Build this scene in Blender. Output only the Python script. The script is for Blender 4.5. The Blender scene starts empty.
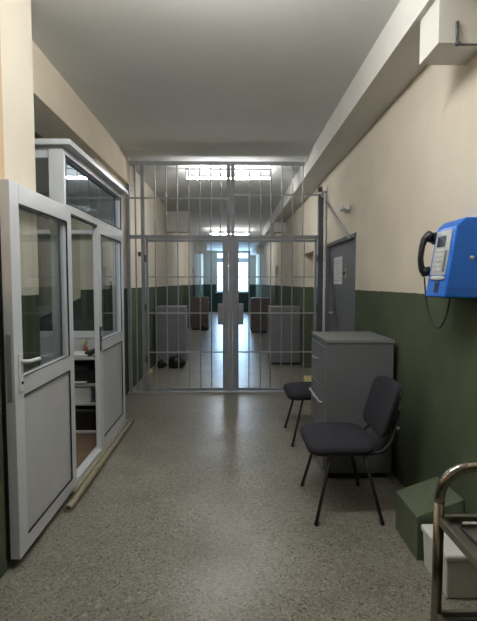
import bpy, bmesh, math, random
from mathutils import Vector, Matrix, noise
PI = math.pi
COL = bpy.context.scene.collection
random.seed(4)

# ------------------------------------------------------------------ materials
def s2l(c):
    return tuple(((v/255)/12.92 if v/255 <= .04045 else ((v/255+.055)/1.055)**2.4) for v in c)

def nodes_of(name):
    m = bpy.data.materials.new(name); m.use_nodes = True
    nt = m.node_tree
    b = nt.nodes['Principled BSDF']
    return m, nt, b

def mat(name, rgb, rough=.5, metal=0, var=.12, scale=12, bump=0, bscale=80, spec=.5):
    """procedural paint / plastic / metal: base colour broken by soft noise, optional bump"""
    m, nt, b = nodes_of(name)
    c = s2l(rgb)
    geo = nt.nodes.new('ShaderNodeTexCoord')
    n = nt.nodes.new('ShaderNodeTexNoise'); n.inputs['Scale'].default_value = scale
    n.inputs['Detail'].default_value = 4
    nt.links.new(geo.outputs['Object'], n.inputs['Vector'])
    r = nt.nodes.new('ShaderNodeValToRGB')
    r.color_ramp.elements[0].position = .3; r.color_ramp.elements[1].position = .7
    r.color_ramp.elements[0].color = (*[v*(1-var) for v in c], 1)
    r.color_ramp.elements[1].color = (*[min(1, v*(1+var)) for v in c], 1)
    nt.links.new(n.outputs['Fac'], r.inputs['Fac'])
    nt.links.new(r.outputs['Color'], b.inputs['Base Color'])
    b.inputs['Roughness'].default_value = rough
    b.inputs['Metallic'].default_value = metal
    b.inputs['Specular IOR Level'].default_value = spec
    if bump:
        n2 = nt.nodes.new('ShaderNodeTexNoise'); n2.inputs['Scale'].default_value = bscale
        nt.links.new(geo.outputs['Object'], n2.inputs['Vector'])
        bp = nt.nodes.new('ShaderNodeBump'); bp.inputs['Strength'].default_value = bump
        bp.inputs['Distance'].default_value = .01
        nt.links.new(n2.outputs['Fac'], bp.inputs['Height'])
        nt.links.new(bp.outputs['Normal'], b.inputs['Normal'])
    return m

def emit(name, rgb, strength):
    m, nt, b = nodes_of(name)
    nt.nodes.remove(b)
    e = nt.nodes.new('ShaderNodeEmission')
    e.inputs['Color'].default_value = (*rgb, 1); e.inputs['Strength'].default_value = strength
    nt.links.new(e.outputs[0], nt.nodes['Material Output'].inputs[0])
    return m

def glass(name, tint, base=.05, gain=1.0):
    m, nt, b = nodes_of(name)
    nt.nodes.remove(b)
    t = nt.nodes.new('ShaderNodeBsdfTransparent'); t.inputs[0].default_value = (*tint, 1)
    g = nt.nodes.new('ShaderNodeBsdfGlossy'); g.inputs['Roughness'].default_value = .03
    g.inputs[0].default_value = (.9, .95, 1, 1)
    lw = nt.nodes.new('ShaderNodeLayerWeight')
    f = nt.nodes.new('ShaderNodeMath'); f.operation = 'POWER'; f.inputs[1].default_value = 4
    nt.links.new(lw.outputs['Facing'], f.inputs[0]); lw.inputs[0].default_value = .5
    ma = nt.nodes.new('ShaderNodeMath'); ma.operation = 'MULTIPLY_ADD'
    ma.inputs[1].default_value = gain; ma.inputs[2].default_value = base; ma.use_clamp = True
    nt.links.new(f.outputs[0], ma.inputs[0])
    mx = nt.nodes.new('ShaderNodeMixShader')
    nt.links.new(ma.outputs[0], mx.inputs[0]); nt.links.new(t.outputs[0], mx.inputs[1]); nt.links.new(g.outputs[0], mx.inputs[2])
    nt.links.new(mx.outputs[0], nt.nodes['Material Output'].inputs[0])
    return m

def two_tone(name, upper, lower, zline=1.525):
    """painted wall: matt distemper above, oil paint dado below a level line"""
    m, nt, b = nodes_of(name)
    geo = nt.nodes.new('ShaderNodeNewGeometry')
    sep = nt.nodes.new('ShaderNodeSeparateXYZ'); nt.links.new(geo.outputs['Position'], sep.inputs[0])
    n0 = nt.nodes.new('ShaderNodeTexNoise'); n0.inputs['Scale'].default_value = 6
    nt.links.new(geo.outputs['Position'], n0.inputs['Vector'])
    wob = nt.nodes.new('ShaderNodeMath'); wob.operation = 'MULTIPLY_ADD'
    wob.inputs[1].default_value = .012; nt.links.new(n0.outputs['Fac'], wob.inputs[0]); nt.links.new(sep.outputs['Z'], wob.inputs[2])
    gt = nt.nodes.new('ShaderNodeMath'); gt.operation = 'GREATER_THAN'; gt.inputs[1].default_value = zline+.006
    nt.links.new(wob.outputs[0], gt.inputs[0])
    def tone(rgb, sc, var):
        c = s2l(rgb)
        n = nt.nodes.new('ShaderNodeTexNoise'); n.inputs['Scale'].default_value = sc; n.inputs['Detail'].default_value = 6
        nt.links.new(geo.outputs['Position'], n.inputs['Vector'])
        r = nt.nodes.new('ShaderNodeValToRGB')
        r.color_ramp.elements[0].position = .3; r.color_ramp.elements[1].position = .7
        r.color_ramp.elements[0].color = (*[v*(1-var) for v in c], 1)
        r.color_ramp.elements[1].color = (*[min(1, v*(1+var)) for v in c], 1)
        nt.links.new(n.outputs['Fac'], r.inputs['Fac'])
        return r
    u, l = tone(upper, 2.2, .05), tone(lower, 2.5, .14)
    mx = nt.nodes.new('ShaderNodeMix'); mx.data_type = 'RGBA'
    nt.links.new(gt.outputs[0], mx.inputs['Factor']); nt.links.new(l.outputs[0], mx.inputs[6]); nt.links.new(u.outputs[0], mx.inputs[7])
    nt.links.new(mx.outputs[2], b.inputs['Base Color'])
    rr = nt.nodes.new('ShaderNodeMapRange'); rr.inputs[3].default_value = .95; rr.inputs[4].default_value = 1.0
    b.inputs['Specular IOR Level'].default_value = .04
    nt.links.new(gt.outputs[0], rr.inputs[0]); nt.links.new(rr.outputs[0], b.inputs['Roughness'])
    n2 = nt.nodes.new('ShaderNodeTexNoise'); n2.inputs['Scale'].default_value = 25; n2.inputs['Detail'].default_value = 5
    nt.links.new(geo.outputs['Position'], n2.inputs['Vector'])
    bp = nt.nodes.new('ShaderNodeBump'); bp.inputs['Strength'].default_value = .25; bp.inputs['Distance'].default_value = .01
    nt.links.new(n2.outputs['Fac'], bp.inputs['Height']); nt.links.new(bp.outputs['Normal'], b.inputs['Normal'])
    return m

def terrazzo(name):
    m, nt, b = nodes_of(name)
    geo = nt.nodes.new('ShaderNodeNewGeometry')
    def vor(scale, lo, hi):
        v = nt.nodes.new('ShaderNodeTexVoronoi'); v.inputs['Scale'].default_value = scale
        nt.links.new(geo.outputs['Position'], v.inputs['Vector'])
        sp = nt.nodes.new('ShaderNodeSeparateColor'); nt.links.new(v.outputs['Color'], sp.inputs[0])
        r = nt.nodes.new('ShaderNodeValToRGB'); r.color_ramp.interpolation = 'LINEAR'
        r.color_ramp.elements[0].position = lo; r.color_ramp.elements[1].position = hi
        r.color_ramp.elements[0].color = (0, 0, 0, 1); r.color_ramp.elements[1].color = (1, 1, 1, 1)
        nt.links.new(sp.outputs[0], r.inputs['Fac']); return r
    n = nt.nodes.new('ShaderNodeTexNoise'); n.inputs['Scale'].default_value = 2.2; n.inputs['Detail'].default_value = 8
    nt.links.new(geo.outputs['Position'], n.inputs['Vector'])
    base = nt.nodes.new('ShaderNodeValToRGB')
    base.color_ramp.elements[0].position = .3; base.color_ramp.elements[1].position = .7
    base.color_ramp.elements[0].color = (*s2l((118, 116, 106)), 1)
    base.color_ramp.elements[1].color = (*s2l((146, 143, 132)), 1)
    nt.links.new(n.outputs['Fac'], base.inputs['Fac'])
    def mixin(prev, fac, rgb, inv=False):
        mx = nt.nodes.new('ShaderNodeMix'); mx.data_type = 'RGBA'
        nt.links.new(fac, mx.inputs['Factor'])
        if inv:
            mx.inputs[6].default_value = (*s2l(rgb), 1); nt.links.new(prev, mx.inputs[7])
        else:
            nt.links.new(prev, mx.inputs[6]); mx.inputs[7].default_value = (*s2l(rgb), 1)
        return mx.outputs[2]
    dark = vor(100, .0, .17); light = vor(75, .6, 1.0); tiny = vor(170, .1, .3)
    c = mixin(base.outputs[0], light.outputs[0], (158, 154, 142))
    c = mixin(c, tiny.outputs[0], (104, 99, 87), True)
    c = mixin(c, dark.outputs[0], (72, 69, 60), True)
    nt.links.new(c, b.inputs['Base Color'])
    n3 = nt.nodes.new('ShaderNodeTexNoise'); n3.inputs['Scale'].default_value = 1.5; n3.inputs['Detail'].default_value = 3
    nt.links.new(geo.outputs['Position'], n3.inputs['Vector'])
    rr = nt.nodes.new('ShaderNodeMapRange'); rr.inputs[3].default_value = .25; rr.inputs[4].default_value = .36
    nt.links.new(n3.outputs['Fac'], rr.inputs[0]); nt.links.new(rr.outputs[0], b.inputs['Roughness'])
    return m

M = dict(
    wall=two_tone('painted_wall', (226, 217, 201), (84, 93, 75)),
    wall_warm=two_tone('painted_wall_warm', (208, 182, 150), (84, 93, 75)),
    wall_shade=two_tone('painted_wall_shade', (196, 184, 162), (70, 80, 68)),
    floor=terrazzo('terrazzo_floor'),
    ceiling=mat('ceiling_paint', (216, 217, 215), .85, var=.03, scale=1.5, bump=.1, bscale=20),
    beam=mat('beam_paint', (214, 212, 206), .8, var=.04, scale=2, bump=.1, bscale=20),
    soffit=two_tone('soffit_paint', (222, 210, 190), (84, 93, 75)),
    pvc=mat('white_pvc', (208, 212, 217), .35, var=.03, scale=4),
    pvc_panel=mat('white_pvc_panel', (194, 196, 199), .45, var=.05, scale=3),
    gasket=mat('black_rubber_gasket', (22, 22, 22), .6),
    glass=glass('clear_glass', (.90, .92, .92), .035, .8),
    glass_top=glass('reflective_glass', (.74, .83, .88), .34, .7),
    steel=mat('grey_painted_steel', (142, 145, 150), .5, .1, var=.1, scale=9),
    steel_dark=mat('dark_grey_steel', (88, 90, 93), .5, .3, var=.12, scale=9),
    steel_light=mat('pale_grey_steel', (172, 174, 177), .5, .1, var=.08, scale=9),
    steel_mid=mat('mid_grey_steel', (150, 152, 157), .55, .05, var=.1, scale=9),
    bar=mat('silver_painted_bar', (156, 159, 163), .45, .15, var=.15, scale=20),
    chrome=mat('worn_chrome', (158, 152, 142), .22, 1, var=.1, scale=30),
    stainless=mat('stainless_sheet', (150, 146, 136), .34, .85, var=.1, scale=14),
    cabinet=mat('grey_cabinet_enamel', (106, 107, 111), .42, 0, var=.05, scale=3),
    cabinet_top=mat('grey_cabinet_top', (120, 122, 123), .4, 0, var=.05, scale=3),
    cabinet_brown=mat('brown_cabinet', (104, 92, 90), .5, 0, var=.08, scale=3),
    door_grey=mat('grey_door_enamel', (104, 107, 114), .5, .1, var=.06, scale=3),
    door_tan=mat('tan_door', (160, 138, 112), .6, 0, var=.06, scale=3),
    dark=mat('unlit_void_black', (30, 28, 26), .8),  # near-black colour stands in for the unlit space behind doorways
    fabric=mat('charcoal_fabric', (54, 53, 60), .95, 0, var=.18, scale=90, bump=.5, bscale=500, spec=.2),
    black=mat('black_plastic', (24, 24, 25), .45),
    black_tube=mat('black_painted_tube', (20, 20, 21), .6, 0),
    red=mat('red_tag', (190, 30, 34), .6),
    blue=mat('blue_phone_plastic', (18, 108, 212), .33, 0, var=.04, scale=6),
    panel=mat('silver_phone_panel', (196, 200, 204), .4, .15, var=.06, scale=40),
    lcd=mat('phone_screen', (54, 58, 76), .25),
    key=mat('white_phone_key', (226, 226, 226), .45),
    key_grey=mat('grey_phone_print', (94, 98, 106), .5),
    tan=mat('tan_pipe', (140, 132, 108), .55, 0, var=.15, scale=20),
    sill=mat('stone_sill', (150, 146, 128), .6, 0, var=.15, scale=20),
    foam=mat('white_foam', (220, 221, 218), .75, 0, var=.04, scale=30, bump=.15, bscale=200),
    green_box=mat('green_painted_box', (96, 107, 86), .5, 0, var=.14, scale=9, bump=.15, bscale=30),
    paper=mat('paper', (212, 214, 214), .8, 0, var=.03),
    paper_grey=mat('paper_print', (150, 155, 165), .8),
    brown_floor=mat('brown_linoleum', (112, 92, 74), .6, 0, var=.15, scale=8),
    yellow=mat('pale_yellow', (200, 190, 130), .7),
    white=mat('white_enamel', (222, 222, 220), .5, 0, var=.03),
    tube=emit('lit_tube', (1, 1, .985), 145), tube_bright=emit('lit_tube_bright', (1, 1, .965), 235),
    bag=mat('black_bin_bag', (16, 16, 17), .35, 0, var=.2, scale=10, bump=.4, bscale=40),
    leaf=mat('plant_leaf', (84, 104, 58), .6),
    pot=mat('terracotta_pot', (140, 92, 66), .8),
)

# ------------------------------------------------------------------ mesh helpers
class MB:
    def __init__(self): self.bm = bmesh.new()
    def hexa(self, p):
        v = [self.bm.verts.new(q) for q in p]
        for f in ((0,3,2,1),(4,5,6,7),(0,1,5,4),(1,2,6,5),(2,3,7,6),(3,0,4,7)):
            self.bm.faces.new([v[i] for i in f])
        return self
    def box(self, x0, x1, y0, y1, z0, z1):
        return self.hexa([(x0,y0,z0),(x1,y0,z0),(x1,y1,z0),(x0,y1,z0),(x0,y0,z1),(x1,y0,z1),(x1,y1,z1),(x0,y1,z1)])
    def tube(self, path, r, n=10, caps=True, sx=1.0, hollow=0):
        P = [Vector(p) for p in path]
        T = []
        for i in range(len(P)):
            a = P[max(i-1, 0)]; b = P[min(i+1, len(P)-1)]
            T.append((b-a).normalized())
        up = Vector((0, 0, 1)) if abs(T[0].z) < .9 else Vector((0, 1, 0))
        N = (up - T[0]*up.dot(T[0])).normalized()
        rings = []
        for i, p in enumerate(P):
            N = (N - T[i]*N.dot(T[i])).normalized(); B = T[i].cross(N)
            rr = r[i] if isinstance(r, (list, tuple)) else r
            rings.append([self.bm.verts.new(p + N*rr*math.cos(2*PI*k/n) + B*rr*sx*math.sin(2*PI*k/n)) for k in range(n)])
        for a, b in zip(rings, rings[1:]):
            for k in range(n):
                self.bm.faces.new((a[k], a[(k+1) % n], b[(k+1) % n], b[k]))
        if caps:
            self.bm.faces.new(list(reversed(rings[0]))); self.bm.faces.new(rings[-1])
        return self
    def cyl(self, a, b, r, n=16): return self.tube([a, b], r, n)
    def sell(self, c, r, e1=.4, e2=.4, nu=28, nv=14, fn=None):
        """superellipsoid: squarish cushion / lump"""
        def sp(w, e): return math.copysign(abs(w)**e, w)
        rows = []
        for j in range(nv+1):
            v = -PI/2 + PI*j/nv
            row = []
            for i in range(nu):
                u = 2*PI*i/nu
                p = Vector((r[0]*sp(math.cos(v), e1)*sp(math.cos(u), e2), r[1]*sp(math.cos(v), e1)*sp(math.sin(u), e2), r[2]*sp(math.sin(v), e1)))
                if fn: p = fn(p)
                row.append(p + Vector(c))
                if j in (0, nv): break
            rows.append([self.bm.verts.new(q) for q in row])
        for j in range(nv):
            a, b = rows[j], rows[j+1]
            for i in range(nu):
                k = (i+1) % nu
                if len(a) == 1: self.bm.faces.new((a[0], b[k], b[i]))
                elif len(b) == 1: self.bm.faces.new((a[i], a[k], b[0]))
                else: self.bm.faces.new((a[i], a[k], b[k], b[i]))
        return self
    def build(self, name, m, parent=None, bevel=0, smooth=False, loc=None):
        bmesh.ops.recalc_face_normals(self.bm, faces=self.bm.faces)
        me = bpy.data.meshes.new(name); 
        if loc is not None:
            bmesh.ops.translate(self.bm, vec=-Vector(loc), verts=self.bm.verts)
        self.bm.to_mesh(me); self.bm.free()
        me.materials.append(m)
        o = bpy.data.objects.new(name, me); COL.objects.link(o)
        if loc is not None: o.location = loc
        if parent: o.parent = parent
        if smooth:
            for p in me.polygons: p.use_smooth = True
        if bevel:
            b = o.modifiers.new('bevel', 'BEVEL'); b.width = bevel; b.segments = 2; b.limit_method = 'ANGLE'
            for p in me.polygons: p.use_smooth = True
            w = o.modifiers.new('wn', 'WEIGHTED_NORMAL')
        return o

def tag(o, label=None, cat=None, group=None, kind=None):
    if label: o['label'] = label
    if cat: o['category'] = cat
    if group: o['group'] = group
    if kind: o['kind'] = kind
    return o

def empty(name, loc, label, cat, group=None):
    o = bpy.data.objects.new(name, None); COL.objects.link(o); o.location = loc
    o.empty_display_size = .1
    return tag(o, label, cat, group)

def at(root, o):
    """child built in world coordinates under a root that is only moved"""
    o.parent = root; o.matrix_parent_inverse = Matrix.Translation(root.location).inverted()
    return o

def copy_tree(o, parent=None):
    c = o.copy(); COL.objects.link(c)
    if parent: c.parent = parent
    for ch in list(o.children): copy_tree(ch, c)
    return c

def arc(c, r, a0, a1, n, fx, fy):
    return [Vector(c) + Vector(fx)*r*math.cos(a0+(a1-a0)*i/n) + Vector(fy)*r*math.sin(a0+(a1-a0)*i/n) for i in range(n+1)]

def struct(name, mb, m, bevel=0):
    return tag(mb.build(name, m, bevel=bevel), kind='structure')

# ------------------------------------------------------------------ room shell
WX, H, END, BACK = 1.36, 3.36, 24.8, -3.0
struct('floor', MB().box(-3.4, 2.6, BACK-.2, END+.2, -.2, 0), M['floor'])
struct('ceiling', MB().box(-3.4, 2.6, BACK-.2, END+.2, H, H+.2), M['ceiling'])

w = MB()
segs = [(BACK, 4.91, 0, H), (4.91, 6.40, 2.15, H), (6.40, 7.42, 0, H), (7.42, 8.42, 2.13, H), (8.42, 12.9, 0, H), (12.9, 13.8, 2.1, H), (13.8, END, 0, H)]
for a, b, z0, z1 in segs: w.box(WX, WX+.3, a, b, z0, z1)
struct('wall_right', w, M['wall'])
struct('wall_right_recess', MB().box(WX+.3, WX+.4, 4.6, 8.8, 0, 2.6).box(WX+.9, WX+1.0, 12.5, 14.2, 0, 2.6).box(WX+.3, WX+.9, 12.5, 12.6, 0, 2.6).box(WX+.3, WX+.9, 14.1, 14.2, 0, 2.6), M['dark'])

w = MB()
w.box(-1.60, -1.25, BACK, 2.55, 0, H)
struct('wall_left_near', w, M['wall_warm'])
struct('wall_left_pillar', MB().box(-1.60, -1.25, 2.55, 2.95, 0, H), M['wall'])
w = MB()
w.box(-1.7, -1.5, 5.12, 10.7, 0, H)
w.box(-1.85, -1.66, 10.5, 16.0, 0, H)
w.box(-2.0, -1.5, 16.0, 17.6, 0, H).box(-2.0, -1.5, 17.6, 18.8, 2.15, H).box(-2.0, -1.5, 18.8, END, 0, H)
struct('wall_left_far', w, M['wall'])
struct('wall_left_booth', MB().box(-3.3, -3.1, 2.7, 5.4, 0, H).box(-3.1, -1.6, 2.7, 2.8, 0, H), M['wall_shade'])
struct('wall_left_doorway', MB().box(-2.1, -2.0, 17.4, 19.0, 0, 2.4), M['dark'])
# wall behind the booth with a dado that climbs like a stair line
struct('wall_behind_booth', MB().box(-3.1, -1.7, 5.12, 5.3, 0, H), mat('plain_shade_paint', (206, 196, 176), .85, var=.05, scale=2))
dd = MB(); dd.hexa([(-3.1,5.105,0),(-1.5,5.105,0),(-1.5,5.12,0),(-3.1,5.12,0),(-3.1,5.105,.75),(-1.5,5.105,1.53),(-1.5,5.12,1.53),(-3.1,5.12,.75)])
struct('trim_1', dd, mat('stair_dado_paint', (70, 80, 72), .5, var=.1, scale=3))
struct('wall_back', MB().box(-1.6, WX+.3, BACK-.2, BACK, 0, H), M['wall'])
# end wall with the wide window opening
w = MB()
w.box(-2.0, -.80, END, END+.2, 0, H).box(.98, WX+.3, END, END+.2, 0, H).box(-.80, .98, END, END+.2, 0, 1.1).box(-.80, .98, END, END+.2, 3.28, H)
struct('wall_end', w, two_tone('painted_wall_end', (190, 186, 176), (62, 76, 72)))

# left lintel beam, right beam, boxed-in ducts
struct('ceiling_beam_left', MB().box(-1.8, -1.44, 2.95, 6.5, 2.99, H), M['soffit'])
struct('ceiling_beam_right', MB().box(1.06, WX, BACK, END, 3.11, H), M['beam'])
k = 1
for x0, x1, y0, y1 in ((1.092, WX, 2.43, 2.67), (1.09, WX, 11.2, 11.5), (1.09, WX, 19.3, 19.7), (-1.66, -1.04, 11.2, 11.5), (-1.5, -1.04, 19.3, 19.7)):
    b = MB()
    if x0 > 0:
        b.box(x0, x1, y0, y1, 2.86, 3.11); pass
    else: b.box(x0, x1, y0, y1, 2.86, H)
    struct('ceiling_crossbeam_%d' % k, b, mat('crossbeam_paint_%d' % k, (212, 210, 204), .8, var=.03, scale=2)); k += 1

# end window
def window_frame():
    fr = MB(); x0, x1, z0, z1 = -.80, .98, 1.1, 3.28
    for a, b in ((x0, x0+.06), (x1-.06, x1), (.03, .15)): fr.box(a, b, END+.02, END+.08, z0, z1)
    for a, b in ((z0, z0+.06), (z1-.06, z1), (2.72, 2.98)): fr.box(x0, x1, END+.03, END+.07, a, b)
    fr.box(x0, x1, END+.04, END+.06, 2.44, 2.47)
    return fr
wf = tag(window_frame().build('window_1', mat('window_frame_white', (200, 205, 212), .5)), kind='structure')
p = MB().box(-.78, .96, END+.045, END+.05, 1.12, 3.26).build('pane', M['glass'], wf)
MB().box(-.85, 1.03, END-.08, END+.02, 1.06, 1.1).build('window_sill', M['white'], wf)

# ------------------------------------------------------------------ doors in the right wall
d = tag(MB().box(WX+.03, WX+.075, 4.95, 6.36, 0.01, 2.11).build('door_1', M['door_grey'], bevel=.004), kind='structure')
b = MB()
for a, c in ((4.91, 4.955), (6.355, 6.40)): b.box(WX-.006, WX+.10, a, c, 0, 2.15)
b.box(WX-.006, WX+.10, 4.91, 6.40, 2.105, 2.15)
b.build('door_frame', M['door_grey'], d, bevel=.003)
b = MB().box(WX+.022, WX+.03, 5.42, 5.47, 1.66, 1.78).build('lock_plate', M['steel_light'], d, bevel=.002)
b = MB().cyl((WX-.005, 5.445, 1.72), (WX+.03, 5.445, 1.72), .02).build('door_knob', M['chrome'], d, smooth=True)
b = MB().tube([(WX+.03, 6.1, 1.2), (WX-.02, 6.1, 1.2), (WX-.025, 6.1, 1.2), (WX-.025, 6.02, 1.2), (WX-.025, 5.97, 1.198)], .012).build('door_handle', M['steel_light'], d)

nt_ = empty('paper_notice', (WX+.05, 5.7, 1.76), 'white printed paper notice taped to the grey door on the right', 'notice')
sh = MB().box(WX+.027, WX+.030, 5.62, 6.06, 1.585, 1.935).build('sheet', M['paper']); at(nt_, sh)
pr = MB()
for i in range(9):
    z = 1.89-.032*i
    pr.box(WX+.0255, WX+.027, 5.67+(0 if i % 3 else .1), 6.01, z-.006, z)
at(nt_, pr.build('printed_lines', M['paper_grey']))

d = tag(MB().box(WX+.22, WX+.26, 7.46, 8.38, .01, 2.09).build('door_2', M['door_tan'], bevel=.004), kind='structure')
b = MB()
for a, c in ((7.42, 7.46), (8.38, 8.42)): b.box(WX+.18, WX+.28, a, c, 0, 2.13)
b.box(WX+.18, WX+.28, 7.42, 8.42, 2.09, 2.13)
b.build('door_frame', M['door_tan'], d)
MB().cyl((WX+.16, 7.6, 1.05), (WX+.22, 7.6, 1.05), .014, 10).tube([(WX+.16, 7.6, 1.05), (WX+.16, 7.73, 1.05)], .013).build('door_handle', M['steel_light'], d)

# ------------------------------------------------------------------ barred gate
GY = 6.53
g = empty('barred_gate', (0, GY, 0), 'silver grey barred steel security gate spanning the corridor', 'gate')
def gp(name, mb, m, bevel=0): return at(g, mb.build(name, m, bevel=bevel))
gp('top_rail', MB().box(-1.495, 1.05, GY-.025, GY+.025, 3.275, 3.325), M['bar'])
gp('bottom_plate', MB().box(-1.495, 1.34, GY-.06, GY+.06, 0, .018), M['steel_light'])
# side posts
gp('post', MB().box(-1.49, -1.445, GY-.025, GY+.025, 0, 3.28), M['steel'])
gp('post', MB().box(-1.285, -1.235, GY-.03, GY+.03, 0, 3.28), M['steel'])
gp('post', MB().box(1.255, 1.335, GY-.04, GY+.04, 0, 2.86), M['steel_dark'])
gp('centre_post', MB().box(-.034, .024, GY-.012, GY+.03, 0, 2.285), M['steel_mid'])
gp('upper_rail', MB().box(-1.54, -.06, GY-.03, GY-.014, 2.795, 2.815), M['bar'])
gp('upper_rail', MB().box(.054, 1.31, GY-.03, GY-.014, 2.845, 2.865), M['bar'])
gp('door_head_rail', MB().box(-1.45, -.03, GY-.025, GY+.025, 2.235, 2.285), M['steel'])
gp('door_head_rail', MB().box(.02, 1.255, GY-.025, GY+.025, 2.235, 2.285), M['steel'])
# fixed side lights: bars between wall post and hinge post
for x in (-1.365,):
    gp('bar', MB().cyl((x, GY, .018), (x, GY, 3.28), .011, 8), M['bar'])
# upper grille
for x in (-1.086, -.925, -.765, -.605, -.445, -.285, -.15):
    gp('bar', MB().cyl((x, GY, 2.285), (x, GY, 3.28), .008, 8), M['bar'])
for x in (.262, .43, .575, .735, .885, 1.035):
    gp('bar', MB().cyl((x, GY, 2.285), (x, GY, 3.28), .008, 8), M['bar'])
# two hinged leaves
for s, x0, x1, xs in ((0, -1.22, -.035, (-1.086, -.925, -.765, -.605, -.445, -.285)), (1, .025, 1.24, (.262, .43, .575, .735, .885, 1.06))):
    stile_in = (x1-.085, x1) if s == 0 else (x0, x0+.085)
    stile_out = (x0, x0+.03) if s == 0 else (x1-.03, x1)
    lf = MB(); lf.box(*stile_in, GY-.03, GY+.02, .03, 2.235); lf.box(*stile_out, GY-.02, GY+.02, .03, 2.235)
    lf.box(x0, x1, GY-.02, GY+.02, .03, .065); lf.box(x0, x1, GY-.02, GY+.02, 2.19, 2.225)
    leaf = gp('gate_leaf', lf, M['steel'])
    for x in xs: MBx = MB().cyl((x, GY, .06), (x, GY, 2.2), .0078, 8).build('bar', M['bar']); MBx.parent = leaf
    for z in (.594, 1.165, 1.687):
        c_ = MB().box(x0+.01, x1-.01, GY-.014, GY-.006, z-.009, z+.009).build('cross_bar', M['steel_light']); c_.parent = leaf
    lx = (x1-.155, x1-.08) if s == 0 else (x0+.08, x0+.155)
    lk = MB().box(*lx, GY-.045, GY+.03, 1.0, 1.30).build('lock_box', M['steel'], bevel=.004); lk.parent = leaf
for x in (-.060, .0):
    gp('upper_stile', MB().box(x, x+.054, GY-.03, GY+.02, 2.285, 3.28), M['steel'])
for z in (.5, 1.25, 1.95):
    gp('hinge', MB().cyl((1.248, GY-.035, z-.05), (1.248, GY-.035, z+.05), .016, 10), M['steel_dark'])
    gp('hinge', MB().cyl((-1.228, GY-.035, z-.05), (-1.228, GY-.035, z+.05), .016, 10), M['steel_dark'])
gp('post_cap', MB().tube([(1.24, GY-.05, 2.93), (1.30, GY-.05, 2.93)], .035, 12), M['steel_dark'])
gp('post_wheel', MB().cyl((1.33, GY-.07, 2.86), (1.33, GY-.03, 2.86), .05, 16), M['steel_light'])
gp('brace', MB().tube([(1.335, GY-.03, 2.80), (1.345, 5.1, 2.10)], .011, 8), M['steel'])

pp = empty('wall_pipe', (1.33, 6.43, 0), 'pale vertical pipe fixed to the wall beside the gate post', 'pipe')
at(pp, MB().cyl((1.335, 6.43, .0), (1.335, 6.43, 2.86), .02, 12).build('pipe_run', M['white'], smooth=True))
for z in (.6, 1.6, 2.5): at(pp, MB().box(1.31, 1.362, 6.415, 6.445, z, z+.03).build('clip', M['steel_light']))

# ------------------------------------------------------------------ booth
bt = empty('guard_booth', (-2, 4.2, 0), 'white framed glazed booth with open doorway along left wall', 'booth')
BX = -1.2
def bp(name, mb, m, bevel=.003): return at(bt, mb.build(name, m, bevel=bevel))
fr = MB()
fr.box(BX-.11, BX, 3.31, 3.345, .03, 2.58)          # near corner post
fr.box(BX-.045, BX, 4.10, 4.135, .06, 2.13)         # middle post
fr.box(BX-.11, BX, 4.99, 5.06, .03, 2.58)          # far corner post
fr.box(BX-.07, BX-.001, 3.345, 4.99, 2.12, 2.18)    # rail under transom
fr.box(BX-.07, BX-.001, 3.345, 4.99, 2.53, 2.58)
fr.box(BX-.07, BX-.001, 3.345, 4.99, .03, .07)
fr.box(-3.09, BX-.11, 3.32, 3.38, 2.50, 2.58); fr.box(-3.09, BX-.11, 3.32, 3.38, .03, .1); fr.box(-3.09, BX-.11, 3.32, 3.38, .98, 1.06)
fr.box(-2.2, -2.14, 3.32, 3.38, .1, 2.5)
fr.box(-3.09, BX-.11, 5.0, 5.05, 2.50, 2.58); fr.box(-3.09, BX-.11, 5.0, 5.05, .99, 1.065); fr.box(-3.09, BX-.11, 5.0, 5.05, 2.14, 2.18); fr.box(-2.2, -2.14, 5.0, 5.05, 1.0, 2.5)
bp('frame', fr, M['pvc'])
bp('roof', MB().box(-3.09, -1.14, 3.27, 5.10, 2.58, 2.62), M['pvc'])
t = bp('transom_pane', MB().box(BX-.035, BX-.0345, 3.345, 4.99, 2.18, 2.53), M['glass_top'], 0)
e_ = MB(); e_.box(BX-.008, BX+.002, 3.345, 4.99, 2.522, 2.53).box(BX-.008, BX+.002, 3.345, 4.99, 2.18, 2.188).box(BX-.008, BX+.002, 4.982, 4.99, 2.18, 2.53).box(BX-.008, BX+.002, 3.345, 3.353, 2.18, 2.53)
bp('gasket', e_, M['gasket'], 0)
bp('side_pane', MB().box(-3.09, BX-.11, 3.345, 3.35, 1.06, 2.50), M['glass'], 0)
bp('side_panel', MB().box(-3.09, BX-.11, 3.335, 3.36, .1, .98), M['pvc_panel'])
bp('rear_pane', MB().box(-3.09, BX-.11, 5.02, 5.025, 1.065, 2.14).box(-3.09, BX-.11, 5.02, 5.025, 2.18, 2.50), M['glass'], 0)
bp('rear_panel', MB().box(-3.09, BX-.11, 5.01, 5.035, .03, .99), M['pvc_panel'])
bp('booth_floor', MB().box(-3.09, BX-.005, 3.32, 5.05, .001, .03), M['brown_floor'], 0)
bp('lintel_shadow_strip', MB().box(BX-.03, BX+.004, 3.41, 4.09, 2.105, 2.12), M['gasket'], 0)  # solid black strip drawn as the shadow line under the lintel
bp('kick_sill', MB().box(BX+.0, BX+.035, 3.3, 5.06, 0, .045), M['sill'])

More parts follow.
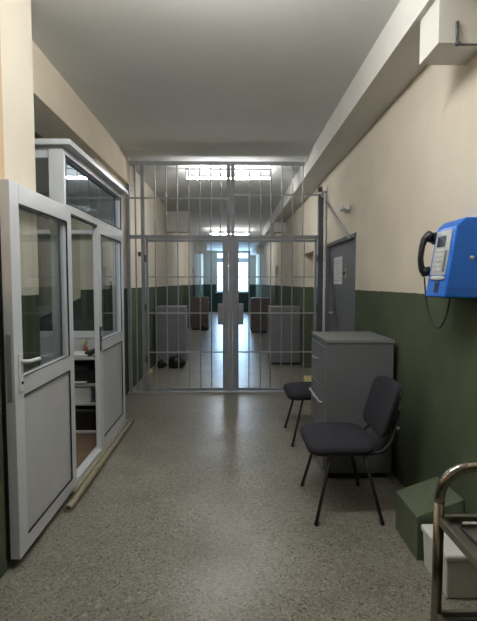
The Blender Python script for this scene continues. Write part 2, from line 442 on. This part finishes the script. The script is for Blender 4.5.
def leaf_door(name_root, y0, y1, x, zt, glass_m, st=.105, hw=.11):
    """PVC leaf lying in the plane X = x, between y0 and y1"""
    th = .055
    f = MB()
    f.box(x-th, x, y0, y0+st, .06, zt); f.box(x-th, x, y1-st+.015, y1, .06, zt)
    f.box(x-th, x, y0+st, y1-st+.015, zt-hw, zt); f.box(x-th, x, y0+st, y1-st+.015, .06, .15)
    f.box(x-th, x, y0+st, y1-st+.015, .965, 1.07)
    r = []
    r.append(('leaf_frame', f, M['pvc'], .004))
    r.append(('pane', MB().box(x-.03, x-.0295, y0+st, y1-st+.015, 1.07, zt-hw), glass_m, 0))
    r.append(('lower_panel', MB().box(x-.035, x-.012, y0+st, y1-st+.015, .15, .965), M['pvc_panel'], 0))
    gk = MB(); gw = .009; a, b = y0+st, y1-st+.015
    for z0, z1 in ((1.07, zt-hw), (.15, .965)):
        gk.box(x-.006, x+.0015, b-gw, b, z0, z1)
        gk.box(x-.006, x+.0015, a, b, (z1-gw) if z0 > 1 else z0, z1 if z0 > 1 else z0+gw)
        gk.box(x-.006, x+.0015, a, b, (z1-.004), z1)
        gk.box(x-.006, x+.0015, a, b, z0, z0+.004)
    r.append(('gasket', gk, M['gasket'], 0))
    out = []
    for n, mb, m, bv in r: out.append((n, mb.build(n, m, bevel=bv)))
    return out

# closed leaf right of the opening = part of the booth
cl = empty('x', (0, 0, 0), None, None); cl.name = 'door_leaf'; cl.parent = bt; cl.matrix_parent_inverse = Matrix.Translation(bt.location).inverted()
for n, o in leaf_door('leaf', 4.135, 4.99, BX+.002, 2.12, M['glass'], .06, .07): o.parent = cl
hb = MB().box(BX-.001, BX+.012, 4.105, 4.15, .98, 1.20).build('strike_plate', M['steel_dark'], cl, bevel=.002)
for z in (1.02, 1.12): MB().box(BX+.012, BX+.016, 4.11, 4.135, z, z+.04).build('strike_slot', M['steel_light'], hb)

# open leaf swung flat back towards the camera
od = empty('booth_door', (BX, 3.4, 0), 'white framed half glazed booth door swung open, white lever handle', 'door')
OX = BX+.025
for n, o in leaf_door('leaf', 2.44, 3.365, OX, 2.15, M['glass']): at(od, o)
at(od, MB().box(OX-.066, OX-.055, 2.434, 2.450, .055, 2.158).build('edge_gasket', M['gasket']))
at(od, MB().box(OX-.042, OX-.016, 2.437, 2.4405, .95, 1.32).build('lock_faceplate', M['steel'], bevel=0))
h = MB().box(OX, OX+.012, 2.478, 2.515, 1.0, 1.21).build('handle_plate', M['white'], bevel=.003); at(od, h)
hh = MB().tube([(OX+.01, 2.497, 1.165), (OX+.045, 2.497, 1.165), (OX+.055, 2.51, 1.165), (OX+.056, 2.56, 1.163), (OX+.052, 2.635, 1.158)], .0115, 10).build('lever', M['white'], smooth=True); hh.parent = h
kk = MB().cyl((OX+.012, 2.497, 1.045), (OX+.018, 2.497, 1.045), .009, 12).build('keyhole', M['black']); kk.parent = h
h2 = MB().tube([(OX-.055, 2.497, 1.165), (OX-.063, 2.51, 1.165), (OX-.064, 2.56, 1.163), (OX-.063, 2.63, 1.158)], .0055, 8).build('rear_lever', M['white'], smooth=True); at(od, h2)

# tan pipe along the sill (hollow end towards the camera)
pm = MB()
n = 18
ya, yb, pr_, cx_, cz_ = 3.07, 5.08, .026, -1.138, .027
rings = []
for (y, r) in ((ya+.06, pr_*.62), (ya, pr_*.62), (ya, pr_), (yb, pr_)):
    rings.append([pm.bm.verts.new((cx_+r*math.cos(2*PI*i/n), y, cz_+r*math.sin(2*PI*i/n))) for i in range(n)])
for a, b in zip(rings, rings[1:]):
    for i in range(n): pm.bm.faces.new((a[i], a[(i+1) % n], b[(i+1) % n], b[i]))
pm.bm.faces.new(rings[0]); pm.bm.faces.new(rings[-1])
po = pm.build('floor_pipe', M['tan'], smooth=True, loc=(cx_, 4.1, 0))
tag(po, 'tan hollow pipe lying on floor along the booth sill', 'pipe')

# booth contents -----------------------------------------------------------
su = empty('shelf_unit', (-1.7, 4.75, .03), 'dark low shelf unit seen through the booth doorway', 'shelf')
def sp_(name, mb, m, bv=.002): return at(su, mb.build(name, m, bevel=bv))
SX0, SX1, SY0, SY1 = -2.05, -1.34, 4.62, 4.98
sp_('side_panel', MB().box(SX0, SX0+.02, SY0, SY1, .03, .83), M['black'])
sp_('side_panel', MB().box(SX1-.02, SX1, SY0, SY1, .03, .83), M['black'])
sp_('back_panel', MB().box(SX0, SX1, SY1-.01, SY1, .03, .83), M['black'])
for z in (.06, .355, .555, .83): sp_('shelf', MB().box(SX0, SX1, SY0-.005, SY1, z-.022, z), M['pvc_panel'])
o = MB().box(-1.72, -1.46, 4.64, 4.88, .355, .52).build('carton', M['white'], bevel=.004); tag(o, 'white carton on the middle shelf inside the booth', 'box')
pt = empty('desk_printer', (-1.6, 4.8, .555), 'black office printer on the upper shelf inside the booth', 'printer')
at(pt, MB().box(-1.80, -1.42, 4.66, 4.94, .555, .70).build('body', M['black'], bevel=.01))
at(pt, MB().hexa([(-1.74,4.64,.70),(-1.48,4.64,.70),(-1.48,4.9,.70),(-1.74,4.9,.70),(-1.74,4.68,.735),(-1.48,4.68,.735),(-1.48,4.86,.76),(-1.74,4.86,.76)]).build('lid', M['black'], bevel=.004))
at(pt, MB().box(-1.72, -1.50, 4.60, 4.66, .57, .578).build('paper_tray', M['paper']))
cr = empty('storage_crate', (-1.6, 4.8, .06), 'dark plastic crate on the bottom shelf inside the booth', 'crate')
b = MB(); b.box(-1.80, -1.42, 4.66, 4.92, .06, .075); 
for q in ((-1.80, -1.785, 4.66, 4.92), (-1.435, -1.42, 4.66, 4.92), (-1.80, -1.42, 4.66, 4.675), (-1.80, -1.42, 4.905, 4.92)): b.box(*q, .06, .28)
at(cr, b.build('crate_body', M['black'])); at(cr, MB().box(-1.81, -1.41, 4.65, 4.66, .26, .285).build('rim', M['steel_dark']))
o = MB()
for i in range(6): 
    j = random.uniform(-.008, .008); o.box(-1.70+j, -1.49+j, 4.65+j, 4.93+j, .832+.004*i, .8355+.004*i)
tag(o.build('paper_stack', M['paper']), 'stack of white papers on top of the booth shelf unit', 'paper')
o = MB().tube([(-1.50, 4.68, .87), (-1.44, 4.80, .885), (-1.41, 4.9, .89)], .022, 10, sx=1.6)
tag(o.build('desk_telephone_handset', M['black'], smooth=True), 'black handset lying beside papers on booth shelf unit', 'handset')
fp = empty('potted_plant', (-1.60, 5.0, .832), 'small yellowish potted plant at the back of booth shelf', 'plant')
at(fp, MB().tube([(-1.60, 4.94, .856), (-1.60, 4.94, .90)], [.02, .028], 14).build('pot', M['pot'], smooth=True))
b = MB()
for i in range(16):
    a = i*2.4; r = .02+.035*random.random(); z = .93+.06*random.random()
    b.tube([(-1.60, 4.94, .895), (-1.60+.5*r*math.cos(a), 4.94+.3*r*math.sin(a), z), (-1.60+r*math.cos(a), 4.94+.6*r*math.sin(a), z+.006)], [.003, .008, .002], 6, sx=.4)
at(fp, b.build('foliage', M['yellow'], smooth=True))

# ------------------------------------------------------------------ filing cabinets
def cabinet(name, x, y, label, w_, d_, h_, face, body, top, group=None, drawers=True, ajar=False):
    """x, y = low corner; face = -1 drawers look to -x, +1 to +x"""
    r = empty(name, (x+w_/2, y+d_/2, 0), label, 'cabinet', group)
    a = lambda nm, mb, m, bv=.003: at(r, mb.build(nm, m, bevel=bv))
    a('plinth', MB().box(x+.03, x+w_-.03, y+.03, y+d_-.03, 0, .055), M['black'])
    a('body', MB().box(x, x+w_, y, y+d_, .05, h_-.03), body, .005)
    a('top_panel', MB().box(x-.006, x+w_+.006, y-.006, y+d_+.006, h_-.03, h_), top, .005)
    fx = x if face < 0 else x+w_
    n = 3
    for i in range(n):
        z0 = .07+i*(h_-.12)/n; z1 = z0+(h_-.12)/n-.012
        e0, e1 = (fx-.012, fx+.004) if face < 0 else (fx-.004, fx+.012)
        dr = a('drawer', MB().box(e0, e1, y+.02, y+d_-.02, z0, z1), body)
        zc = z0+(z1-z0)*.62
        ex = e0 if face < 0 else e1
        hd = MB().tube([(ex, y+d_/2-.06, zc), (ex+.03*face, y+d_/2-.055, zc), (ex+.03*face, y+d_/2+.055, zc), (ex, y+d_/2+.06, zc)], .006, 8).build('handle', M['steel_light'], smooth=True)
        hd.parent = dr
    return r
c1 = cabinet('filing_cabinet', .765, 3.57, 'grey metal filing cabinet directly behind the near chair', .545, .62, 1.145, -1, M['cabinet'], M['cabinet_top'])
fl = MB().tube([(.76, 3.68, .612), (.735, 3.68, .612), (.732, 3.70, .612), (.732, 4.13, .622), (.76, 4.14, .622)], .008, 10).build('pull_bar', M['steel_light'], smooth=True); at(c1, fl)
cabinet('filing_cabinet', -1.42, 8.58, 'grey metal filing cabinet beyond the gate against left wall', .54, .45, 1.15, 1, M['cabinet'], M['cabinet_top'])
cabinet('filing_cabinet', .765, 8.70, 'grey metal filing cabinet beyond the gate by right wall', .58, .45, 1.14, -1, M['cabinet'], M['cabinet_top'])
cabinet('filing_cabinet', -1.37, 15.3, 'distant brownish cabinet farther down the left side of corridor', .58, .45, 1.12, 1, M['cabinet_brown'], M['cabinet_brown'])
cabinet('filing_cabinet', .65, 14.34, 'distant reddish brown cabinet farther down the right side', .60, .6, 1.12, -1, M['cabinet_brown'], M['cabinet_top'])

# ------------------------------------------------------------------ chairs
def make_chair(label, red=True):
    r = empty('visitor_chair', (0, 0, 0), label, 'chair')
    def seatfn(p):
        return Vector((p.x, p.y, p.z + .012 - .022*(p.x/.23)**2*(1 if p.x < 0 else .2) - .026*(p.y/.26)**2))
    MB().sell((-.035, .010, .503), (.230, .272, .036), .45, .38, 40, 14, seatfn).build('seat', M['fabric'], r, smooth=True)
    MB().sell((-.04, 0, .471), (.222, .250, .016), .4, .32, 36, 8, lambda p: Vector((p.x, p.y, p.z-.012*(p.y/.26)**2-.010*(p.x/.23)**2))).build('seat_shell', M['black'], r, smooth=True)
    def backfn(p, s=1):
        # built upright in y/z, bowed forward at the edges and leaning back
        return Vector((p.x - .028*(p.y/.22)**2 + .30*(p.z), p.y, p.z))
    MB().sell((.312, 0, .728), (.030, .232, .182), .36, .5, 36, 18, backfn).build('backrest', M['fabric'], r, smooth=True)
    MB().sell((.340, 0, .725), (.013, .224, .174), .34, .5, 36, 14, backfn).build('back_shell', M['black'], r, smooth=True)
    for s in (-1, 1):
        MB().tube([(-.225, s*.29, .006), (-.115, s*.225, .457)], .0115, 10).build('leg', M['black_tube'], r, smooth=True)
        MB().tube([(.22, s*.29, .006), (.105, s*.225, .457)], .0115, 10).build('leg', M['black_tube'], r, smooth=True)
        path = [(-.18, s*.222, .450), (.0, s*.222, .457), (.16, s*.222, .454), (.23, s*.222, .468), (.275, s*.218, .51), (.305, s*.21, .56), (.335, s*.20, .66), (.352, s*.19, .74)]
        MB().tube(path, .0115, 10).build('back_frame', M['black_tube'], r, smooth=True)
    fr = MB().tube([(-.115, -.225, .457), (-.115, .225, .457)], .0105, 10).tube([(.105, -.225, .457), (.105, .225, .457)], .0105, 10)
    fr.build('seat_frame', M['black_tube'], r, smooth=True)
    for x, s in ((-.225, -1), (-.225, 1), (.22, -1), (.22, 1)):
        MB().cyl((x, s*.29, 0), (x-.006*(1 if x < 0 else -1)*-1, s*.287, .028), .0145, 12).build('foot_cap', M['black'], r)
    for s in (-1, 1): MB().cyl((.335, s*.223, .63), (.335, s*.200, .63), .009, 10).build('screw_knob', M['steel_light'], r)
    return r
c1 = make_chair('charcoal fabric visitor chair with red tag, in front of near cabinet')
c1.location = (.785, 3.165, 0)
c2 = copy_tree(c1); c2['label'] = 'charcoal fabric visitor chair half hidden behind the near grey cabinet'
c2.location = (.825, 4.60, 0)
MB().box(-.175, -.140, .235, .262, .275, .31).build('red_tag', M['red'], c1, bevel=.003)

# ------------------------------------------------------------------ payphone
P = empty('payphone', (WX, 2.55, 1.52), 'blue wall payphone with silver keypad panel on right wall', 'payphone')
PY0, PY1, PZ0, PZ1 = 2.42, 2.665, 1.52, 1.955
def fx(v): return 1.155 + .065*(v/(PZ1-PZ0))    # slanted front
def face_box(u0, u1, v0, v1, d0, d1):
    """slab on the slanted face: u along Y, v above the bottom, d out of the face"""
    m = MB()
    y0, y1 = PY0+u0, PY0+u1; za, zb = PZ0+v0, PZ0+v1
    m.hexa([(fx(v0)-d1, y0, za), (fx(v0)-d0, y0, za), (fx(v0)-d0, y1, za), (fx(v0)-d1, y1, za), (fx(v1)-d1, y0, zb), (fx(v1)-d0, y0, zb), (fx(v1)-d0, y1, zb), (fx(v1)-d1, y1, zb)])
    return m
def pa(n, mb, m, bv=0, parent=None, smooth=False):
    o = mb.build(n, m, bevel=bv, smooth=smooth)
    if parent is None: return at(P, o)
    o.parent = parent; return o
# housing with sloped top front
hs = MB(); prof = [(1.155, PZ0), (1.216, PZ1-.04), (1.262, PZ1), (WX, PZ1+.002), (WX, PZ0-.004)]
va = [hs.bm.verts.new((x, PY0, z)) for x, z in prof]; vb = [hs.bm.verts.new((x, PY1, z)) for x, z in prof]
hs.bm.faces.new(va); hs.bm.faces.new(list(reversed(vb)))
for i in range(5): hs.bm.faces.new((va[i], va[(i+1) % 5], vb[(i+1) % 5], vb[i]))
house = pa('housing', hs, M['blue'], .010)
pnl = pa('keypad_panel', face_box(.035, .215, .125, .375, -.002, .003), M['panel'], .001)
scr = pa('screen', face_box(.09, .185, .285, .345, .003, .006), M['lcd'], 0, pnl)
pa('screen_label', face_box(.09, .185, .262, .276, .003, .005), M['key'], 0, pnl)
for i in range(4):
    for j in range(3):
        pa('key', face_box(.09+.034*j, .116+.034*j, .150+.027*i, .168+.027*i, .003, .009), M['key'], .001, pnl)
pa('printed_legend', face_box(.05, .075, .14, .26, .003, .004), M['key_grey'], 0, pnl)
pa('coin_scoop', MB().sell((fx(.10)-.002, PY0+.12, PZ0+.108), (.010, .085, .013), .8, .7, 24, 10), M['white'], smooth=True)
pa('card_slot', face_box(.095, .13, .03, .08, -.002, .004), M['black'])
pa('slot_bezel', face_box(.085, .14, .022, .088, -.003, .002), mat('dark_blue_plastic', (18, 60, 140), .4))
pa('side_lock', MB().cyl((1.300, PY0-.006, 1.735), (1.300, PY0+.01, 1.735), .013, 16), M['steel_light'], smooth=True)
pa('side_seam', MB().box(1.185, 1.358, PY0-.0015, PY0+.002, 1.565, 1.568), mat('seam_blue', (14, 56, 132), .5))
# cradle and handset on the far side
pa('cradle', MB().box(1.205, 1.27, PY1-.005, PY1+.05, 1.83, 1.90), M['black'], .008)
pa('cradle', MB().box(1.19, 1.25, PY1-.005, PY1+.05, 1.64, 1.68), M['black'], .008)
hy = 2.70
hsn = MB()
hsn.tube([(1.200, hy, 1.895), (1.180, hy, 1.885), (1.160, hy, 1.86), (1.147, hy, 1.82), (1.141, hy, 1.775), (1.139, hy, 1.74), (1.143, hy, 1.705), (1.153, hy, 1.675), (1.170, hy, 1.655)], [.018, .022, .020, .017, .016, .016, .017, .02, .018], 14, sx=1.25)
hsn.cyl((1.170, hy, 1.885), (1.210, hy, 1.868), .031, 20).cyl((1.150, hy, 1.665), (1.193, hy, 1.672), .029, 20)
hst = pa('handset', hsn, M['black'], 0, None, True)
cp = []
for i in range(25):
    t_ = i/24
    a = t_*PI
    y = 2.70 + (2.50-2.70)*(1-math.cos(a))/2
    z = 1.635 - .115*t_ - .235*math.sin(a)
    cp.append((1.165+.06*t_, y, z))
pa('cord', MB().tube(cp, .0048, 8), M['black'], 0, None, True)

# ------------------------------------------------------------------ green sloped block, foam box, trolley
gb = MB(); x0, x1, y0, y1 = 1.07, 1.352, 2.486, 2.83
gb.hexa([(x0,y0,0),(x1,y0,0),(x1,y1,0),(x0,y1,0),(x0-.008,y0,.262),(x1,y0+.03,.348),(x1,y1+.03,.335),(x0,y1,.253)])
o = gb.build('sloped_block', M['green_box'], bevel=.006, loc=(1.21, 2.66, 0)); tag(o, 'green painted block with sloping top standing against right wall', 'block')

fb = empty('foam_box', (1.2, 2.3, 0), 'white foam box with lid, behind the steel trolley', 'box')
at(fb, MB().hexa([(1.09,2.17,0),(1.34,2.17,0),(1.34,2.44,0),(1.09,2.44,0),(1.082,2.162,.20),(1.345,2.162,.20),(1.345,2.452,.20),(1.082,2.452,.20)]).build('box_body', M['foam'], bevel=.012))
at(fb, MB().box(1.074, 1.348, 2.154, 2.46, .20, .238).build('lid', M['foam'], bevel=.012))

T = empty('steel_trolley', (1.0, 1.25, 0), 'stainless steel two shelf trolley with curved handle, lower right corner', 'trolley')
ta = lambda n, mb, m, bv=0, sm=False: at(T, mb.build(n, m, bevel=bv, smooth=sm))
TX0, TX1, TY0, TY1 = .762, 1.24, .80, 1.59
for x in (TX0, TX1):
    for y in (TY0, TY1):
        ta('leg', MB().cyl((x, y, .09), (x, y, .80), .0185, 16), M['chrome'], 0, True)
        cs = ta('caster', MB().cyl((x-.012, y, .045), (x+.012, y, .045), .045, 20), M['black'], 0, True)
        fk = MB().box(x-.018, x-.013, y-.015, y+.015, .04, .1).box(x+.013, x+.018, y-.015, y+.015, .04, .1).box(x-.018, x+.018, y-.015, y+.015, .092, .1).build('fork', M['chrome']); fk.parent = cs
R = .115
for y in (TY1, TY0):
    pth = [(TX0, y, .80)] + [tuple(q) for q in arc((TX0+R, y, .815), R, PI, PI/2, 8, (1, 0, 0), (0, 0, 1))] + [tuple(q) for q in arc((TX1-R, y, .815), R, PI/2, 0, 8, (1, 0, 0), (0, 0, 1))] + [(TX1, y, .80)]
    ta('handle', MB().tube(pth, .0185, 16), M['chrome'], 0, True)
for z in (.385, .75):
    sh_ = MB()
    sh_.box(TX0, TX1, TY0, TY1, z-.022, z-.018)
    for q in ((TX0-.008, TX0+.012, TY0, TY1), (TX1-.012, TX1+.008, TY0, TY1), (TX0, TX1, TY0-.008, TY0+.012), (TX0, TX1, TY1-.012, TY1+.008)): sh_.box(*q, z-.03, z)
    s_ = ta('shelf', sh_, M['stainless'], .002)
    rp = []
    a0, a1, b0, b1 = TX0+.05, TX1-.05, TY0+.05, TY1-.04
    for cx, cy, an in ((a1-.03, b1-.03, 0), (a0+.03, b1-.03, PI/2), (a0+.03, b0+.03, PI), (a1-.03, b0+.03, 1.5*PI)):
        rp += [tuple(q) for q in arc((cx, cy, z-.012), .03, an, an+PI/2, 5, (1, 0, 0), (0, 1, 0))]
    rp.append(rp[0])
    rm = MB().tube(rp, .0045, 8).build('mat_edge', M['black'], smooth=True); rm.parent = s_
# pale rod lying on the upper shelf
rd = MB().tube([(TX0+.06, TY1-.055, .7485), (TX1-.03, TY1-.075, .7485)], .005, 8).build('rod', M['pvc'], smooth=True); tag(rd, 'thin pale rod lying on the trolley upper shelf', 'rod')

# ------------------------------------------------------------------ small wall things
cd = empty('conduit_hook', (1.19, 2.42, 2.85), 'dark bent rod on the boxed beam above the payphone', 'rod')
at(cd, MB().tube([(1.185, 2.4215, 2.965), (1.188, 2.4215, 2.85)], .0085, 10).build('upright', M['steel_dark'], smooth=True))
at(cd, MB().sell((1.187, 2.416, 2.85), (.016, .014, .012), .8, .8, 14, 8).build('elbow', M['steel_dark'], smooth=True))
at(cd, MB().tube([(1.187, 2.4215, 2.848), (1.358, 2.4215, 2.850)], .0055, 10).build('run', M['steel_dark'], smooth=True))

sn = empty('motion_sensor', (WX, 5.45, 2.45), 'small white motion sensor on right wall above grey door', 'sensor')
at(sn, MB().box(1.335, WX+.001, 5.17, 5.23, 2.42, 2.49).build('bracket', M['white'], bevel=.004))
at(sn, MB().hexa([(1.27,5.11,2.44),(1.345,5.11,2.42),(1.345,5.31,2.42),(1.27,5.31,2.44),(1.26,5.11,2.475),(1.345,5.11,2.485),(1.345,5.31,2.485),(1.26,5.31,2.475)]).build('sensor_head', M['white'], bevel=.01))
o = MB().box(-1.505, -1.45, 7.3, 7.42, 2.08, 2.10).box(-1.505, -1.46, 7.35, 7.37, 2.03, 2.08).build('wall_bracket', M['steel_dark']); tag(o, 'small dark bracket on left wall just beyond the gate', 'bracket')
o = MB().box(-1.505, -1.47, 5.6, 5.72, 1.35, 1.62).build('switch_box', M['steel_dark'], bevel=.004); tag(o, 'dark electrical box on left wall between booth and gate', 'box')

# things on the floor beyond the gate
def bag(x, y, rx, ry, rz, label):
    def fn(p):
        n_ = noise.noise(Vector((p.x*9+x, p.y*9, p.z*9)))
        return p*(1+.22*n_)
    m = MB().sell((x, y, rz*.93), (rx, ry, rz), .9, .9, 26, 16, fn)
    r = empty('bin_bag', (x, y, 0), label, 'bag')
    at(r, m.build('sack', M['bag'], smooth=True))
    at(r, MB().tube([(x, y, rz*1.75), (x+.01, y, rz*1.98), (x+.02, y, rz*2.2)], [.02, .012, .03], 10).build('knot', M['bag'], smooth=True))
    return r
bag(-1.04, 8.42, .17, .11, .11, 'larger black bag at foot of left cabinet beyond gate')
bag(-1.32, 8.43, .085, .07, .07, 'smaller black bag at foot of left cabinet, near the wall')
bag(-.93, 15.1, .18, .1, .10, 'black bag in front of the distant brownish cabinet')
o = MB().hexa([(-1.49,7.7,0),(-1.42,7.7,0),(-1.42,8.1,0),(-1.49,8.1,0),(-1.49,7.7,.03),(-1.43,7.7,.03),(-1.43,8.1,.05),(-1.49,8.1,.05)]).build('doorstop_wedge', M['yellow']); tag(o, 'pale yellow wedge on floor at left wall beyond gate', 'wedge')
o = MB().hexa([(1.10,6.72,0),(1.35,6.72,0),(1.35,6.98,0),(1.10,6.98,0),(1.13,6.75,.10),(1.35,6.75,.10),(1.35,6.98,.15),(1.15,6.98,.15)]).build('folded_cloth', M['yellow'], bevel=.01); tag(o, 'pale yellow bundle on floor behind the gate, right side', 'cloth')

# ------------------------------------------------------------------ lights
def ceiling_lamp(y, label, tm='tube'):
    r = empty('ceiling_lamp', (-.04, y, H), label, 'lamp', 'fluorescent ceiling lamps along the corridor')
    MB().box(-.66, .66, -.045, .045, -.03, 0).build('housing', M['steel'], r, bevel=.004)
    for s in (-1, 1): MB().box(s*.65-.012, s*.65+.012, -.02, .02, -.16, -.02).build('lamp_holder', M['steel_light'], r)
    MB().cyl((-.64, 0, -.14), (.64, 0, -.14), .0155, 12).build('tube', M[tm], r, smooth=True)
    return r
ceiling_lamp(2.1, 'nearest fluorescent tube lamp on ceiling, in front of the gate', 'tube_bright')
ceiling_lamp(7.08, 'bright fluorescent tube lamp on ceiling just behind the gate')
ceiling_lamp(15.05, 'distant fluorescent tube lamp halfway down the corridor ceiling')

def area(name, loc, rot, sx, sy, power, col):
    l = bpy.data.lights.new(name, 'AREA'); l.shape = 'RECTANGLE'; l.size = sx; l.size_y = sy; l.energy = power; l.color = col
    o = bpy.data.objects.new(name, l); COL.objects.link(o); o.location = loc; o.rotation_euler = rot
    return o
area('daylight_window', (.09, END+.35, 2.3), (-PI/2, 0, 0), 2.2, 2.8, 260, (.42, .66, 1.0))

area('booth_fill', (-2.2, 4.2, 2.55), (0, 0, 0), .9, .4, 9, (1, .97, .9))  # fill added to brighten the booth interior, not an actual fitting
wd = bpy.data.worlds.new('World'); bpy.context.scene.world = wd; wd.use_nodes = True
bg = wd.node_tree.nodes['Background']; bg.inputs[0].default_value = (.5, .72, 1, 1); bg.inputs[1].default_value = 9

# ------------------------------------------------------------------ camera
f = 450.0
cam = bpy.data.cameras.new('camera'); co = bpy.data.objects.new('camera', cam); COL.objects.link(co)
cam.sensor_fit = 'HORIZONTAL'; cam.sensor_width = 36; cam.lens = 36*f/477
cam.clip_start = .05; cam.clip_end = 100
yaw = math.atan(7.5/f); pit = math.atan(27.5/f)
co.location = (0, 0, 1.6); co.rotation_euler = (PI/2-pit, 0, -yaw)
sc = bpy.context.scene; sc.camera = co
sc.view_settings.view_transform = 'Standard'
sc.view_settings.look = 'None'
sc.view_settings.exposure = 0
